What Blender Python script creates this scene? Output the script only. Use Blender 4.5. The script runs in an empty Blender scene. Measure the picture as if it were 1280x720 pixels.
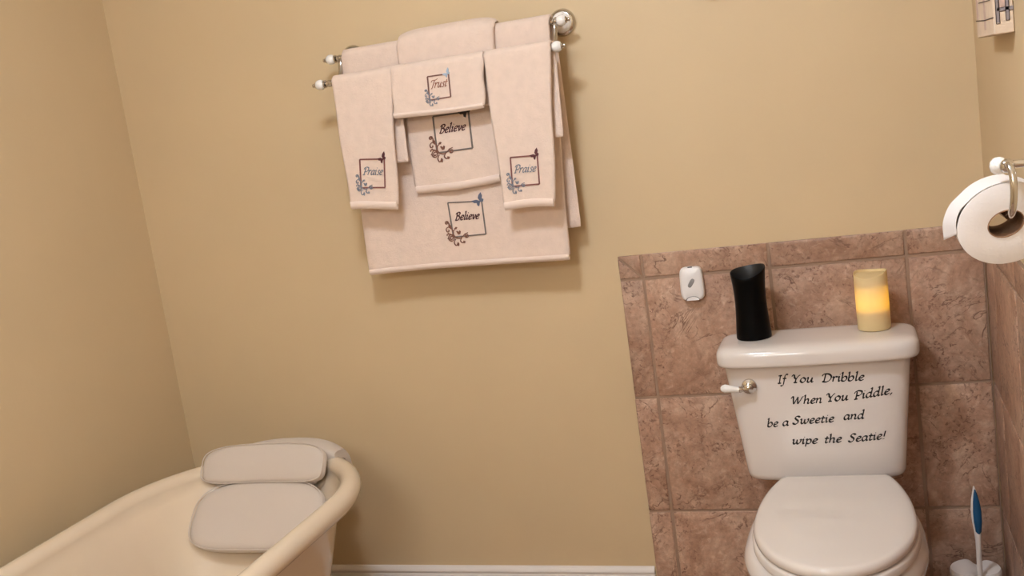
import bpy, math, random
import numpy as np
from mathutils import Vector, Matrix
random.seed(7)
PI = math.pi
scene = bpy.context.scene
COL = scene.collection

# ------------------------------------------------------------------ camera
CAM = np.array([0.56347, -2.71334, 1.39724]); FPX = 1304.38
YAW, PITCH, ROLL = 0.3321, 0.1636, -0.1420
def cam_axes():
    cy, sy, cp, sp = math.cos(YAW), math.sin(YAW), math.cos(PITCH), math.sin(PITCH)
    f = np.array([-sy*cp, cy*cp, -sp]); r = np.array([cy, sy, 0.0]); u = np.cross(r, f)
    c, s = math.cos(ROLL), math.sin(ROLL)
    return c*r + s*u, -s*r + c*u, f
CR, CU, CF = cam_axes()
cd = bpy.data.cameras.new('camera'); cam = bpy.data.objects.new('camera', cd); COL.objects.link(cam)
cd.sensor_width = 36.0; cd.lens = FPX/1280*36.0; cd.clip_start = 0.05
cam.matrix_world = Matrix(((CR[0], CU[0], -CF[0], CAM[0]), (CR[1], CU[1], -CF[1], CAM[1]), (CR[2], CU[2], -CF[2], CAM[2]), (0, 0, 0, 1)))
scene.camera = cam
# ------------------------------------------------------------------ world, exposure
w = bpy.data.worlds.new('world'); scene.world = w; w.use_nodes = True
w.node_tree.nodes['Background'].inputs[0].default_value = (0.02, 0.018, 0.016, 1)
w.node_tree.nodes['Background'].inputs[1].default_value = 1.0
vs = scene.view_settings
vs.view_transform = 'Standard'; vs.look = 'None'; vs.gamma = 1.0; vs.exposure = 0.0; vs.use_curve_mapping = False
LAMP = dict(loc=(-0.10, -1.50, 2.44), strength=98.0, color=(1.0, 1.12, 1.26))
VANITY = dict(loc=(-0.20, -3.35, 2.00), strength=92.0)

def at(u, v, axis, val):
    """photo pixel -> point of its ray on the plane axis = val"""
    d = CR*((u-640)/FPX) - CU*((v-360)/FPX) + CF
    t = (val-CAM[axis])/d[axis]
    return CAM + t*d

# ------------------------------------------------------------------ materials
def s2l(c):
    return tuple(((x/255)/12.92 if x/255 <= .04045 else ((x/255+.055)/1.055)**2.4) for x in c) + (1.0,)
MATS = {}
def new_mat(name):
    m = bpy.data.materials.new(name); m.use_nodes = True; MATS[name] = m
    nt = m.node_tree; return m, nt, nt.nodes['Principled BSDF']
def N(nt, t, **kw):
    n = nt.nodes.new(t)
    for k, v in kw.items():
        if k in n.inputs: n.inputs[k].default_value = v
        else: setattr(n, k, v)
    return n
def simple(name, col, rough=.5, metal=0.0, bump=0.0, bscale=200.0, var=0.0, vscale=4.0, coat=0.0, sheen=0.0, spec=.5):
    m, nt, b = new_mat(name); L = nt.links.new
    b.inputs['Base Color'].default_value = s2l(col); b.inputs['Roughness'].default_value = rough
    b.inputs['Metallic'].default_value = metal; b.inputs['Coat Weight'].default_value = coat
    b.inputs['Coat Roughness'].default_value = .05
    b.inputs['Sheen Weight'].default_value = sheen; b.inputs['Specular IOR Level'].default_value = spec
    tc = N(nt, 'ShaderNodeTexCoord')
    if bump:
        n = N(nt, 'ShaderNodeTexNoise', Scale=bscale, Detail=4.0); L(tc.outputs['Object'], n.inputs['Vector'])
        bp = N(nt, 'ShaderNodeBump', Strength=bump, Distance=.002); L(n.outputs['Fac'], bp.inputs['Height']); L(bp.outputs[0], b.inputs['Normal'])
    if var:
        n = N(nt, 'ShaderNodeTexNoise', Scale=vscale, Detail=3.0); L(tc.outputs['Object'], n.inputs['Vector'])
        r = N(nt, 'ShaderNodeValToRGB'); c = s2l(col)
        r.color_ramp.elements[0].position = .3; r.color_ramp.elements[1].position = .7
        r.color_ramp.elements[0].color = tuple(x*(1-var) for x in c[:3]) + (1,)
        r.color_ramp.elements[1].color = tuple(min(1, x*(1+var)) for x in c[:3]) + (1,)
        L(n.outputs['Fac'], r.inputs[0]); L(r.outputs[0], b.inputs['Base Color'])
    return m
PAINT = (208, 184, 147)
simple('paint', PAINT, .55, bump=.10, bscale=160, var=.03, vscale=2.5)
simple('ceiling_paint', (236, 230, 220), .8, bump=.05)
simple('white_trim', (228, 220, 214), .35, var=.02)
simple('porcelain', (225, 216, 210), .12, coat=.4, var=.01)
simple('seat_plastic', (224, 214, 206), .07, var=.01)
simple('tub_enamel', (225, 206, 182), .17, coat=.3, var=.03, vscale=5)
simple('chrome', (205, 200, 195), .13, metal=1.0, bump=.02, bscale=40)
simple('white_glaze', (240, 236, 232), .1, coat=.5, var=.01)
simple('grout', (156, 128, 108), .9, bump=.4, bscale=400, var=.12, vscale=14)
simple('pillow_fabric', (208, 194, 182), .8, bump=.25, bscale=500, sheen=.2, var=.02)
simple('black_gloss', (3, 3, 4), .4, spec=.1, var=.1)
simple('black_inside', (24, 24, 26), .5, var=.1)
simple('vinyl_black', (16, 13, 14), .5, var=.1)
simple('paper', (228, 220, 217), .9, bump=.3, bscale=260, var=.01)
simple('cardboard', (150, 112, 84), .9, bump=.2, var=.06, vscale=30)
simple('white_plastic', (236, 232, 232), .3, var=.01)
simple('grey_plastic', (140, 136, 136), .35, var=.03)
simple('brush_plastic', (236, 226, 220), .35, var=.02)
simple('blue_rubber', (20, 80, 122), .45, var=.06, vscale=40)
simple('bristle', (225, 225, 225), .9, bump=.6, bscale=300)
simple('floor_tile', (168, 140, 118), .45, bump=.15, bscale=60, var=.15, vscale=6)
simple('canvas', (222, 200, 178), .8, bump=.3, bscale=600, var=.07, vscale=28)
simple('canvas_grey', (150, 140, 142), .8, bump=.3, bscale=600, var=.12, vscale=40)
simple('canvas_pink', (200, 172, 160), .8, bump=.3, bscale=600, var=.1, vscale=40)
simple('canvas_ink', (62, 46, 46), .8, var=.2, vscale=60)
simple('battery_plastic', (226, 206, 160), .7, var=.02)
for n_, c_ in dict(thread_brown=(120, 78, 66), thread_rust=(150, 92, 68), thread_pale_blue=(168, 184, 202), thread_slate=(124, 128, 140),
                   thread_taupe=(112, 100, 94), thread_maroon=(74, 32, 34), thread_black=(52, 44, 46), thread_wood=(122, 78, 62),
                   thread_blue=(96, 102, 124), thread_wine=(84, 34, 40), thread_red_brown=(128, 76, 70)).items():
    simple(n_, c_, .6, bump=.4, bscale=900, var=.08, vscale=120)

def towel_mat():
    m, nt, b = new_mat('terry'); L = nt.links.new
    tc = N(nt, 'ShaderNodeTexCoord')
    n = N(nt, 'ShaderNodeTexNoise', Scale=190.0, Detail=5.0, Roughness=.7); L(tc.outputs['Object'], n.inputs['Vector'])
    n2 = N(nt, 'ShaderNodeTexNoise', Scale=45.0, Detail=4.0); L(tc.outputs['Object'], n2.inputs['Vector'])
    ad = N(nt, 'ShaderNodeMath', operation='ADD'); L(n.outputs['Fac'], ad.inputs[0]); L(n2.outputs['Fac'], ad.inputs[1])
    bp = N(nt, 'ShaderNodeBump', Strength=.45, Distance=.004); L(ad.outputs[0], bp.inputs['Height']); L(bp.outputs[0], b.inputs['Normal'])
    r = N(nt, 'ShaderNodeValToRGB'); c = s2l((231, 208, 193))
    r.color_ramp.elements[0].position = .35; r.color_ramp.elements[1].position = .65
    r.color_ramp.elements[0].color = tuple(x*.95 for x in c[:3]) + (1,); r.color_ramp.elements[1].color = c
    L(n2.outputs['Fac'], r.inputs[0]); L(r.outputs[0], b.inputs['Base Color'])
    b.inputs['Roughness'].default_value = .95; b.inputs['Sheen Weight'].default_value = .25; b.inputs['Specular IOR Level'].default_value = .1
towel_mat()
simple('hem_weave', (234, 213, 200), .85, bump=.25, bscale=700, sheen=.2, spec=.15)

def tile_mat():
    m, nt, b = new_mat('travertine'); L = nt.links.new
    tc = N(nt, 'ShaderNodeTexCoord'); oi = N(nt, 'ShaderNodeObjectInfo')
    sc = N(nt, 'ShaderNodeVectorMath', operation='SCALE'); sc.inputs[0].default_value = (37.0, 61.0, 83.0); L(oi.outputs['Random'], sc.inputs['Scale'])
    ad = N(nt, 'ShaderNodeVectorMath', operation='ADD'); L(tc.outputs['Object'], ad.inputs[0]); L(sc.outputs[0], ad.inputs[1])
    V = ad.outputs[0]
    big = N(nt, 'ShaderNodeTexNoise', Scale=9.0, Detail=9.0, Roughness=.68, Distortion=.8); L(V, big.inputs['Vector'])
    ramp = N(nt, 'ShaderNodeValToRGB'); cr = ramp.color_ramp
    cr.elements[0].position = .30; cr.elements[0].color = s2l((148, 110, 88))
    cr.elements[1].position = .72; cr.elements[1].color = s2l((202, 170, 148))
    e = cr.elements.new(.46); e.color = s2l((174, 136, 114)); e = cr.elements.new(.58); e.color = s2l((188, 154, 132))
    L(big.outputs['Fac'], ramp.inputs[0])
    # meandering veins
    vn = N(nt, 'ShaderNodeTexNoise', Scale=5.5, Detail=5.0, Roughness=.55, Distortion=2.2); L(V, vn.inputs['Vector'])
    s1 = N(nt, 'ShaderNodeMath', operation='SUBTRACT'); s1.inputs[1].default_value = .5; L(vn.outputs['Fac'], s1.inputs[0])
    ab = N(nt, 'ShaderNodeMath', operation='ABSOLUTE'); L(s1.outputs[0], ab.inputs[0])
    vr = N(nt, 'ShaderNodeMapRange'); vr.inputs['From Min'].default_value = .002; vr.inputs['From Max'].default_value = .016
    vr.inputs['To Min'].default_value = 1; vr.inputs['To Max'].default_value = 0; L(ab.outputs[0], vr.inputs['Value'])
    vm = N(nt, 'ShaderNodeTexNoise', Scale=9.0, Detail=2.0); L(V, vm.inputs['Vector'])
    vmr = N(nt, 'ShaderNodeMapRange'); vmr.inputs['From Min'].default_value = .47; vmr.inputs['From Max'].default_value = .62; L(vm.outputs['Fac'], vmr.inputs['Value'])
    vx = N(nt, 'ShaderNodeMath', operation='MULTIPLY'); L(vr.outputs[0], vx.inputs[0]); L(vmr.outputs[0], vx.inputs[1])
    # pits, in patches
    pn = N(nt, 'ShaderNodeTexNoise', Scale=95.0, Detail=4.0, Roughness=.62, Distortion=.8); L(V, pn.inputs['Vector'])
    pr = N(nt, 'ShaderNodeMapRange'); pr.inputs['From Min'].default_value = .54; pr.inputs['From Max'].default_value = .66; L(pn.outputs['Fac'], pr.inputs['Value'])
    pm = N(nt, 'ShaderNodeTexNoise', Scale=10.0, Detail=3.0); L(V, pm.inputs['Vector'])
    pmr = N(nt, 'ShaderNodeMapRange'); pmr.inputs['From Min'].default_value = .38; pmr.inputs['From Max'].default_value = .60; L(pm.outputs['Fac'], pmr.inputs['Value'])
    px = N(nt, 'ShaderNodeMath', operation='MULTIPLY'); L(pr.outputs[0], px.inputs[0]); L(pmr.outputs[0], px.inputs[1])
    mx = N(nt, 'ShaderNodeMath', operation='MAXIMUM'); L(vx.outputs[0], mx.inputs[0]); L(px.outputs[0], mx.inputs[1])
    # pale lumps
    wn = N(nt, 'ShaderNodeTexNoise', Scale=42.0, Detail=5.0, Roughness=.6, Distortion=1.0); L(V, wn.inputs['Vector'])
    wr = N(nt, 'ShaderNodeMapRange'); wr.inputs['From Min'].default_value = .56; wr.inputs['From Max'].default_value = .72; wr.inputs['To Max'].default_value = .5; L(wn.outputs['Fac'], wr.inputs['Value'])
    wm = N(nt, 'ShaderNodeMix', data_type='RGBA', blend_type='MIX'); wm.inputs[7].default_value = s2l((214, 184, 162)); L(wr.outputs[0], wm.inputs[0]); L(ramp.outputs[0], wm.inputs[6])
    # fine grain
    fg = N(nt, 'ShaderNodeTexNoise', Scale=60.0, Detail=7.0, Roughness=.75); L(V, fg.inputs['Vector'])
    fr = N(nt, 'ShaderNodeMapRange'); fr.inputs['From Min'].default_value = .3; fr.inputs['From Max'].default_value = .7
    fr.inputs['To Min'].default_value = .74; fr.inputs['To Max'].default_value = 1.2; L(fg.outputs['Fac'], fr.inputs['Value'])
    m1 = N(nt, 'ShaderNodeMix', data_type='RGBA', blend_type='MULTIPLY'); m1.inputs[0].default_value = 1
    L(wm.outputs[2], m1.inputs[6]); L(fr.outputs[0], m1.inputs[7])
    m2 = N(nt, 'ShaderNodeMix', data_type='RGBA', blend_type='MIX'); m2.inputs[7].default_value = s2l((104, 68, 52))
    k = N(nt, 'ShaderNodeMath', operation='MULTIPLY'); k.inputs[1].default_value = .85; L(mx.outputs[0], k.inputs[0])
    L(k.outputs[0], m2.inputs[0]); L(m1.outputs[2], m2.inputs[6])
    hv = N(nt, 'ShaderNodeHueSaturation'); mr = N(nt, 'ShaderNodeMapRange'); mr.inputs['To Min'].default_value = .9; mr.inputs['To Max'].default_value = 1.08
    L(oi.outputs['Random'], mr.inputs['Value']); L(mr.outputs[0], hv.inputs['Value']); L(m2.outputs[2], hv.inputs['Color']); L(hv.outputs[0], b.inputs['Base Color'])
    hs = N(nt, 'ShaderNodeMath', operation='SUBTRACT'); L(big.outputs['Fac'], hs.inputs[0]); L(mx.outputs[0], hs.inputs[1])
    bp = N(nt, 'ShaderNodeBump', Strength=.35, Distance=.003); L(hs.outputs[0], bp.inputs['Height']); L(bp.outputs[0], b.inputs['Normal'])
    b.inputs['Roughness'].default_value = .42
tile_mat()

def glow(name, col, strength):
    m, nt, b = new_mat(name)
    b.inputs['Base Color'].default_value = (.8, .8, .8, 1); b.inputs['Emission Color'].default_value = tuple(col) + (1,); b.inputs['Emission Strength'].default_value = strength
glow('lamp_glass', LAMP['color'], LAMP['strength'])
glow('globe_glass', LAMP['color'], VANITY['strength'])
glow('flame', (1.0, .80, .02), 17.0)
def wax():
    m, nt, b = new_mat('wax'); L = nt.links.new
    tc = N(nt, 'ShaderNodeTexCoord'); n = N(nt, 'ShaderNodeTexNoise', Scale=40.0, Detail=3.0); L(tc.outputs['Object'], n.inputs['Vector'])
    bp = N(nt, 'ShaderNodeBump', Strength=.1, Distance=.002); L(n.outputs['Fac'], bp.inputs['Height']); L(bp.outputs[0], b.inputs['Normal'])
    b.inputs['Base Color'].default_value = s2l((244, 226, 176)); b.inputs['Roughness'].default_value = .5
    tr = N(nt, 'ShaderNodeBsdfTranslucent'); tr.inputs[0].default_value = s2l((255, 214, 70))
    mx = N(nt, 'ShaderNodeMixShader'); mx.inputs[0].default_value = .30
    L(b.outputs[0], mx.inputs[1]); L(tr.outputs[0], mx.inputs[2]); L(mx.outputs[0], nt.nodes['Material Output'].inputs[0])
wax()

# ------------------------------------------------------------------ mesh builder
class MB:
    def __init__(s): s.v = []; s.f = []
    def add(s, vs, fs):
        o = len(s.v); s.v += [tuple(map(float, p)) for p in vs]; s.f += [tuple(i+o for i in f) for f in fs]; return s
    def loft(s, rings, cap0=True, cap1=True, closed=True):
        n = len(rings[0]); vs = [p for r in rings for p in r]; fs = []
        for i in range(len(rings)-1):
            for j in range(n if closed else n-1):
                k = (j+1) % n
                fs.append((i*n+j, i*n+k, (i+1)*n+k, (i+1)*n+j))
        if cap0: fs.append(tuple(range(n-1, -1, -1)))
        if cap1: fs.append(tuple((len(rings)-1)*n+j for j in range(n)))
        return s.add(vs, fs)
    def lathe(s, prof, c=(0, 0, 0), axis=(0, 0, 1), n=28, cap=True):
        a = Vector(axis).normalized(); t = Vector((1, 0, 0)) if abs(a.x) < .9 else Vector((0, 1, 0))
        e1 = a.cross(t).normalized(); e2 = a.cross(e1); c = Vector(c)
        rings = [[c + a*h + (e1*math.cos(2*PI*j/n) + e2*math.sin(2*PI*j/n))*max(r, 1e-5) for j in range(n)] for r, h in prof]
        return s.loft(rings, cap, cap)
    def tube(s, pts, r, n=10, cap=True):
        pts = [Vector(p) for p in pts]; rings = []; e1 = None
        for i, p in enumerate(pts):
            d = (pts[min(i+1, len(pts)-1)] - pts[max(i-1, 0)]).normalized()
            if e1 is None:
                t = Vector((0, 0, 1)) if abs(d.z) < .9 else Vector((1, 0, 0)); e1 = d.cross(t).normalized()
            else: e1 = (e1 - d*e1.dot(d)).normalized()
            e2 = d.cross(e1); rr = r[i] if isinstance(r, (list, tuple)) else r
            rings.append([p + (e1*math.cos(2*PI*j/n) + e2*math.sin(2*PI*j/n))*rr for j in range(n)])
        return s.loft(rings, cap, cap)
    def box(s, a, b, bev=0.0):
        (x0, y0, z0), (x1, y1, z1) = a, b
        if not bev:
            vs = [(x, y, z) for z in (z0, z1) for y in (y0, y1) for x in (x0, x1)]
            return s.add(vs, [(0, 2, 3, 1), (4, 5, 7, 6), (0, 1, 5, 4), (2, 6, 7, 3), (0, 4, 6, 2), (1, 3, 7, 5)])
        rings = []
        for z, d in ((z0, bev), (z0+bev, 0), (z1-bev, 0), (z1, bev)):
            rings.append([(x0+d+bev, y0+d, z), (x1-d-bev, y0+d, z), (x1-d, y0+d+bev, z), (x1-d, y1-d-bev, z), (x1-d-bev, y1-d, z), (x0+d+bev, y1-d, z), (x0+d, y1-d-bev, z), (x0+d, y0+d+bev, z)])
        return s.loft(rings)
    def build(s, name, mat, parent=None, origin=(0, 0, 0), smooth=35):
        me = bpy.data.meshes.new(name); o = Vector(origin)
        me.from_pydata([tuple(Vector(p)-o) for p in s.v], [], s.f); me.validate()
        import bmesh
        bm = bmesh.new(); bm.from_mesh(me); bmesh.ops.recalc_face_normals(bm, faces=bm.faces); bm.to_mesh(me); bm.free()
        me.materials.append(MATS[mat])
        if smooth:
            me.polygons.foreach_set('use_smooth', [True]*len(me.polygons)); me.set_sharp_from_angle(angle=math.radians(smooth))
        ob = bpy.data.objects.new(name, me); COL.objects.link(ob)
        if parent is not None: ob.parent = parent
        else: ob.location = o
        return ob
def base_of(o):
    while o.parent: o = o.parent
    return o.location
def part(mb, name, mat, parent, smooth=35, label=None):
    ob = mb.build(name, mat, parent, base_of(parent), smooth)
    if label: ob['label'] = label
    return ob
def thing(name, label, cat, loc, group=None):
    o = bpy.data.objects.new(name, None); COL.objects.link(o); o.location = loc; o.empty_display_size = .05
    o['label'] = label; o['category'] = cat
    if group: o['group'] = group
    return o
def tag(o, label, cat, group=None):
    o['label'] = label; o['category'] = cat
    if group: o['group'] = group
    return o
def struct(mb, name, mat, label, smooth=0):
    o = mb.build(name, mat, None, (0, 0, 0), smooth); o['kind'] = 'structure'; o['label'] = label; return o
def bez(pts, k=8):
    """Catmull-Rom through points (any dimension)"""
    P = [np.array(p, float) for p in pts]
    if len(P) < 3: return [P[0] + (P[-1]-P[0])*t for t in np.linspace(0, 1, 4)]
    Q = [2*P[0]-P[1]] + P + [2*P[-1]-P[-2]]; out = []
    for i in range(1, len(Q)-2):
        for t in np.linspace(0, 1, k, endpoint=False):
            a, b, c, d = Q[i-1:i+3]
            out.append(.5*((2*b) + (-a+c)*t + (2*a-5*b+4*c-d)*t*t + (-a+3*b-3*c+d)*t**3))
    return out + [P[-1]]
def sring(cx, cy, z, a, b, n=4.0, m=64):
    out = []
    for j in range(m):
        t = 2*PI*j/m; c, s = math.cos(t), math.sin(t)
        out.append((cx + a*math.copysign(abs(c)**(2/n), c), cy + b*math.copysign(abs(s)**(2/n), s), z))
    return out

# ================================================================== ROOM
T = 0.33; XL = -1.536; XR = 0.8366; WP = 0.010          # tile faces at y = 0 and x = XR, paint 1 cm behind
XRP = XR + WP; YF = -3.45; ZC = 2.44
Z1 = 2.508*T + .09; ZS = [Z1 + .0686, Z1, Z1 - T, Z1 - 2*T, 0.0]; BX = -.068
back = struct(MB().box((XL-.1, WP, -.1), (XRP+.1, WP+.1, ZC+.1)), 'wall_back', 'paint', 'tan painted back wall with a tiled part behind the toilet')
left = struct(MB().box((XL-.1, YF, -.1), (XL, WP, ZC+.1)), 'wall_left', 'paint', 'plain tan painted side wall beside the bathtub')
right = struct(MB().box((XRP, YF, -.1), (XRP+.1, WP, ZC+.1)), 'wall_right', 'paint', 'tan painted side wall with tiles below beside the toilet')
struct(MB().box((XL-.1, YF-.1, -.1), (XRP+.1, YF, ZC+.1)), 'wall_front', 'paint', 'plain tan painted wall facing the toilet')
struct(MB().box((XL, YF, -.1), (XRP, WP, 0)), 'floor', 'floor_tile', 'brown stone bathroom floor')
struct(MB().box((XL, YF, ZC), (XRP, WP, ZC+.1)), 'ceiling', 'ceiling_paint', 'plain white bathroom ceiling')

# baseboard with a bead and groove
def baseboard(name, along, a, b, label):
    prof = [(0, 0), (.014, 0), (.014, .062), (.0125, .066), (.0095, .068), (.0095, .0705), (.0125, .072), (.0135, .076), (.012, .081), (.008, .087), (.004, .0895), (0, .09)]
    if along == 'x': rings = [[(x, WP - d, z) for d, z in prof] for x in (a, b)]
    else: rings = [[(XL + d, y, z) for d, z in prof] for y in (a, b)]
    return struct(MB().loft(rings), name, 'white_trim', label, smooth=30)
baseboard('baseboard_back', 'x', XL + .0145, BX - .002, 'white moulded baseboard along the back wall, ending at the tiles')
baseboard('baseboard_left', 'y', YF, WP, 'white moulded baseboard along the wall beside the bathtub')

# tiles: local x across, local z up, face towards local -y
def tile_mesh(w_, h_, dep=.0095, bev=.0028, round_left=0, round_top=0):
    m = MB(); rr = []
    for y, d in ((dep, 0), (.0024, 0), (.0007, bev*.45), (0.0, bev)):
        l = d*(1 + 2.2*round_left); t = d*(1 + 2.2*round_top)
        rr.append([(-w_/2 + l, y, -h_/2 + d), (w_/2 - d, y, -h_/2 + d), (w_/2 - d, y, h_/2 - t), (-w_/2 + l, y, h_/2 - t)])
    m.loft(rr); me = m.build('tile', 'travertine', None, (0, 0, 0), 50)
    d = me.data; bpy.data.objects.remove(me); return d
TM = {}
J = .0075
def tile(parent, wall, a0, a1, z0, z1, rl=0, rt=0):
    w_, h_ = abs(a1-a0)-J, z1-z0-J
    key = (round(w_, 4), round(h_, 4), rl, rt)
    if key not in TM: TM[key] = tile_mesh(w_, h_, round_left=rl, round_top=rt)
    o = bpy.data.objects.new('tile', TM[key]); COL.objects.link(o); o.parent = parent
    j = lambda s: random.uniform(-s, s)
    if wall == 'back': o.location = ((a0+a1)/2 + j(.0006), j(.0004), (z0+z1)/2 + j(.0006)); o.rotation_euler = (j(.001), j(.002), j(.001))
    else: o.location = (XR + j(.0004), (a0+a1)/2 + j(.0006), (z0+z1)/2 + j(.0006)); o.rotation_euler = (0, j(.002), -PI/2 + j(.001))
    return o
xs = [0, T, 2*T, XR]
part(MB().box((BX+.004, .0032, 0), (XR-.0005, WP, ZS[0]-.004)), 'grout', 'grout', back, 0)
part(MB().box((XR+.0032, -2.2, 0), (XRP, .0032, ZS[0]-.004)), 'grout', 'grout', right, 0)
for i in range(3):
    tile(back, 'back', xs[i], xs[i+1], ZS[1], ZS[0], rt=1)
    for k in range(1, 4): tile(back, 'back', xs[i], xs[i+1], ZS[k+1], ZS[k])
for k in range(1, 4): tile(back, 'back', BX, 0, ZS[k+1], ZS[k], rl=1)
# mitred corner of the border: two triangular pieces
def tri_tile(pts):
    c = np.mean(pts, axis=0); rings = []
    for y, s_ in ((.0095, 1.0), (.0024, 1.0), (.0007, .955), (0, .91)):
        rings.append([(c[0] + (x-c[0])*s_, y, c[1] + (z-c[1])*s_) for x, z in pts])
    m = MB().loft(rings); m.build('tile', 'travertine', back, (0, 0, 0), 50)
q0, q1, q2, q3 = (BX+J/2, ZS[1]+J/2), (-J/2, ZS[1]+J/2), (-J/2, ZS[0]-J/2), (BX+J/2, ZS[0]-J/2); g = .0018
tri_tile([(q0[0], q0[1]), (q1[0]-g*2.4, q1[1]), (q3[0], q3[1]-g*2.4)])
tri_tile([(q1[0], q1[1]+g*2.4), (q2[0], q2[1]), (q3[0]+g*2.4, q3[1])])
ys = [-.003, -.165] + [-.165 - T*k for k in range(1, 7)]
for i in range(len(ys)-1):
    tile(right, 'right', ys[i], ys[i+1], ZS[1], ZS[0], rt=1)
    for k in range(1, 4): tile(right, 'right', ys[i], ys[i+1], ZS[k+1], ZS[k])

# ------------------------------------------------------------------ ceiling lamp (out of view above)
lx, ly, lz = LAMP['loc']
lamp = thing('ceiling_lamp', 'round flush ceiling lamp with a glowing white glass dome', 'lamp', (lx, ly, lz))
part(MB().lathe([(.06, 0), (.15, 0), (.155, -.01), (.15, -.03), (.135, -.035)], (lx, ly, lz)), 'lamp_base', 'chrome', lamp)
part(MB().lathe([(.132, -.03), (.132, -.06), (.118, -.09), (.085, -.112), (.04, -.122), (0, -.124)], (lx, ly, lz)), 'lamp_shade', 'lamp_glass', lamp)

# vanity light on the wall behind the camera
vx, vy, vz = VANITY['loc']
van = thing('vanity_light', 'bar lamp with three glowing white globes on the wall facing the toilet', 'lamp', (vx, YF, vz))
part(MB().box((vx-.34, YF, vz-.04), (vx+.34, YF+.018, vz+.04), .006), 'back_plate', 'chrome', van)
for k in (-1, 0, 1):
    gx = vx + .26*k
    part(MB().lathe([(.022, 0), (.024, .006), (.016, .014), (.018, .032)], (gx, YF+.016, vz), (0, 1, 0), 20), 'socket', 'chrome', van)
    part(MB().lathe([(.06*math.sin(t), .06 - .06*math.cos(t)) for t in np.linspace(.22, PI, 14)], (gx, vy-.056, vz), (0, 1, 0), 24), 'globe', 'globe_glass', van)

# ================================================================== TUB
txc, thw, tys, tyf = -1.06, .332, -.55, -1.35
RIMZ = .502
def tub_ring(ds, dh, df, z, m=44):
    """ds, dh, df: inward offsets at the sides, head end and foot end from the rim's centre line"""
    a = thw - ds; out = []
    hb, fb = .372 - dh, .30 - df
    for j in range(m+1):
        t = PI*j/m; out.append((txc + a*math.cos(t), tys + hb*math.sin(t)**1.0, z))
    for k in range(1, 8): out.append((txc - a, tys + (tyf-tys)*k/8, z))
    for j in range(m+1):
        t = PI + PI*j/m; out.append((txc + a*math.cos(t), tyf + fb*math.sin(t), z))
    for k in range(1, 8): out.append((txc + a, tyf + (tys-tyf)*k/8, z))
    return out
tub = thing('clawfoot_bathtub', 'cream freestanding roll-rim bathtub beside the plain tan wall', 'bathtub', (txc, -.95, 0))
rings = []
for d, z in ((.30, .118), (.20, .119), (.15, .13), (.128, .16), (.11, .20), (.075, .32), (.045, .43), (.032, .470), (.024, .482)): rings.append(tub_ring(d, d, d, z))
rr = .0285
for k in range(0, 13):                                            # rolled rim, outside under-edge over the top to the inside
    a = math.radians(-150 + 27.5*k) * -1
    ang = math.radians(250 - 22.5*k)                               # 250 deg -> -20 deg, measured with 180 = outward
    d = rr*math.cos(ang); z = RIMZ + rr*math.sin(ang); rings.append(tub_ring(d, d, d, z))
for ds, dh, df, z in ((.040, .045, .036, .470), (.052, .085, .042, .43), (.068, .150, .052, .36), (.088, .215, .066, .28), (.115, .27, .085, .21), (.15, .31, .12, .172), (.20, .35, .17, .158), (.27, .365, .26, .155)):
    rings.append(tub_ring(ds, dh, df, z))
part(MB().loft(rings), 'basin', 'tub_enamel', tub, 60)
for sx in (-1, 1):
    for yy in (-.50, -1.40):
        x0 = txc + sx*.185
        part(MB().tube(bez([(x0, yy, .15), (x0+sx*.045, yy, .115), (x0+sx*.06, yy, .07), (x0+sx*.045, yy, .03), (x0+sx*.055, yy, .022)], 5), [.03]*5+[.026]*5+[.021]*5+[.018]*5+[.022], 12), 'claw_foot', 'chrome', tub)

# bath pillow: two pads hinged together and a flap over the rim
def cushion(c, u, v, hw, hh, th, e=4.0, bulge=.5, m=56, bend=.026):
    c, u, v = Vector(c), Vector(u).normalized(), Vector(v).normalized(); n = u.cross(v).normalized()
    mb = MB(); rings = []
    def ring(s, h):
        o = []
        for j in range(m):
            t = 2*PI*j/m; cs, sn = math.cos(t), math.sin(t)
            a_ = s*math.copysign(abs(cs)**(2/e), cs); o.append(c + u*(hw*a_) + Vector((0, .008 - bend*a_*a_, 0)) + v*(hh*s*math.copysign(abs(sn)**(2/e), sn)) + n*h)
        return o
    prof = [(.02, -1.0), (.5, -.98), (.82, -.9), (.93, -.72), (.985, -.4), (1, 0), (.985, .4), (.93, .72), (.82, .9), (.5, .98+bulge*.2), (.02, 1.0+bulge*.25)]
    for s_, h in prof: rings.append(ring(s_, h*th/2))
    return mb.loft(rings), [Vector(p) for p in ring(.988, th*.34)], [Vector(p) for p in ring(1.004, -th*.33)]
pil = thing('bath_pillow', 'off-white padded bath pillow hung over the bathtub rim', 'bath pillow', (-1.07, -.30, .33))
lv = (0, -.150, -.158); uv = (0, .052, .080)
mb, r1, r2 = cushion((-1.072, -.357, .405), (1, 0, 0), (0, .150, .158), .206, .102, .046, 3.4)
lp = part(mb, 'lower_pad', 'pillow_fabric', pil, 70); part(MB().tube(r1 + [r1[0]], .0016, 6), 'piping', 'pillow_fabric', lp)
mb, r1, r2 = cushion((-1.082, -.266, .525), (1, 0, 0), uv, .198, .056, .044, 4.2)
up = part(mb, 'upper_pad', 'pillow_fabric', pil, 70); part(MB().tube(r1 + [r1[0]], .0016, 6), 'piping', 'pillow_fabric', up)
part(MB().tube([(-1.255, -.282, .479), (-1.07, -.284, .481), (-.925, -.283, .481)], .010, 8), 'hinge', 'pillow_fabric', pil)
fl = MB(); path = bez([(-.245, .548), (-.215, .556), (-.175, .558), (-.138, .548), (-.116, .522), (-.108, .492)], 5)
ring_list = []
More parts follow.
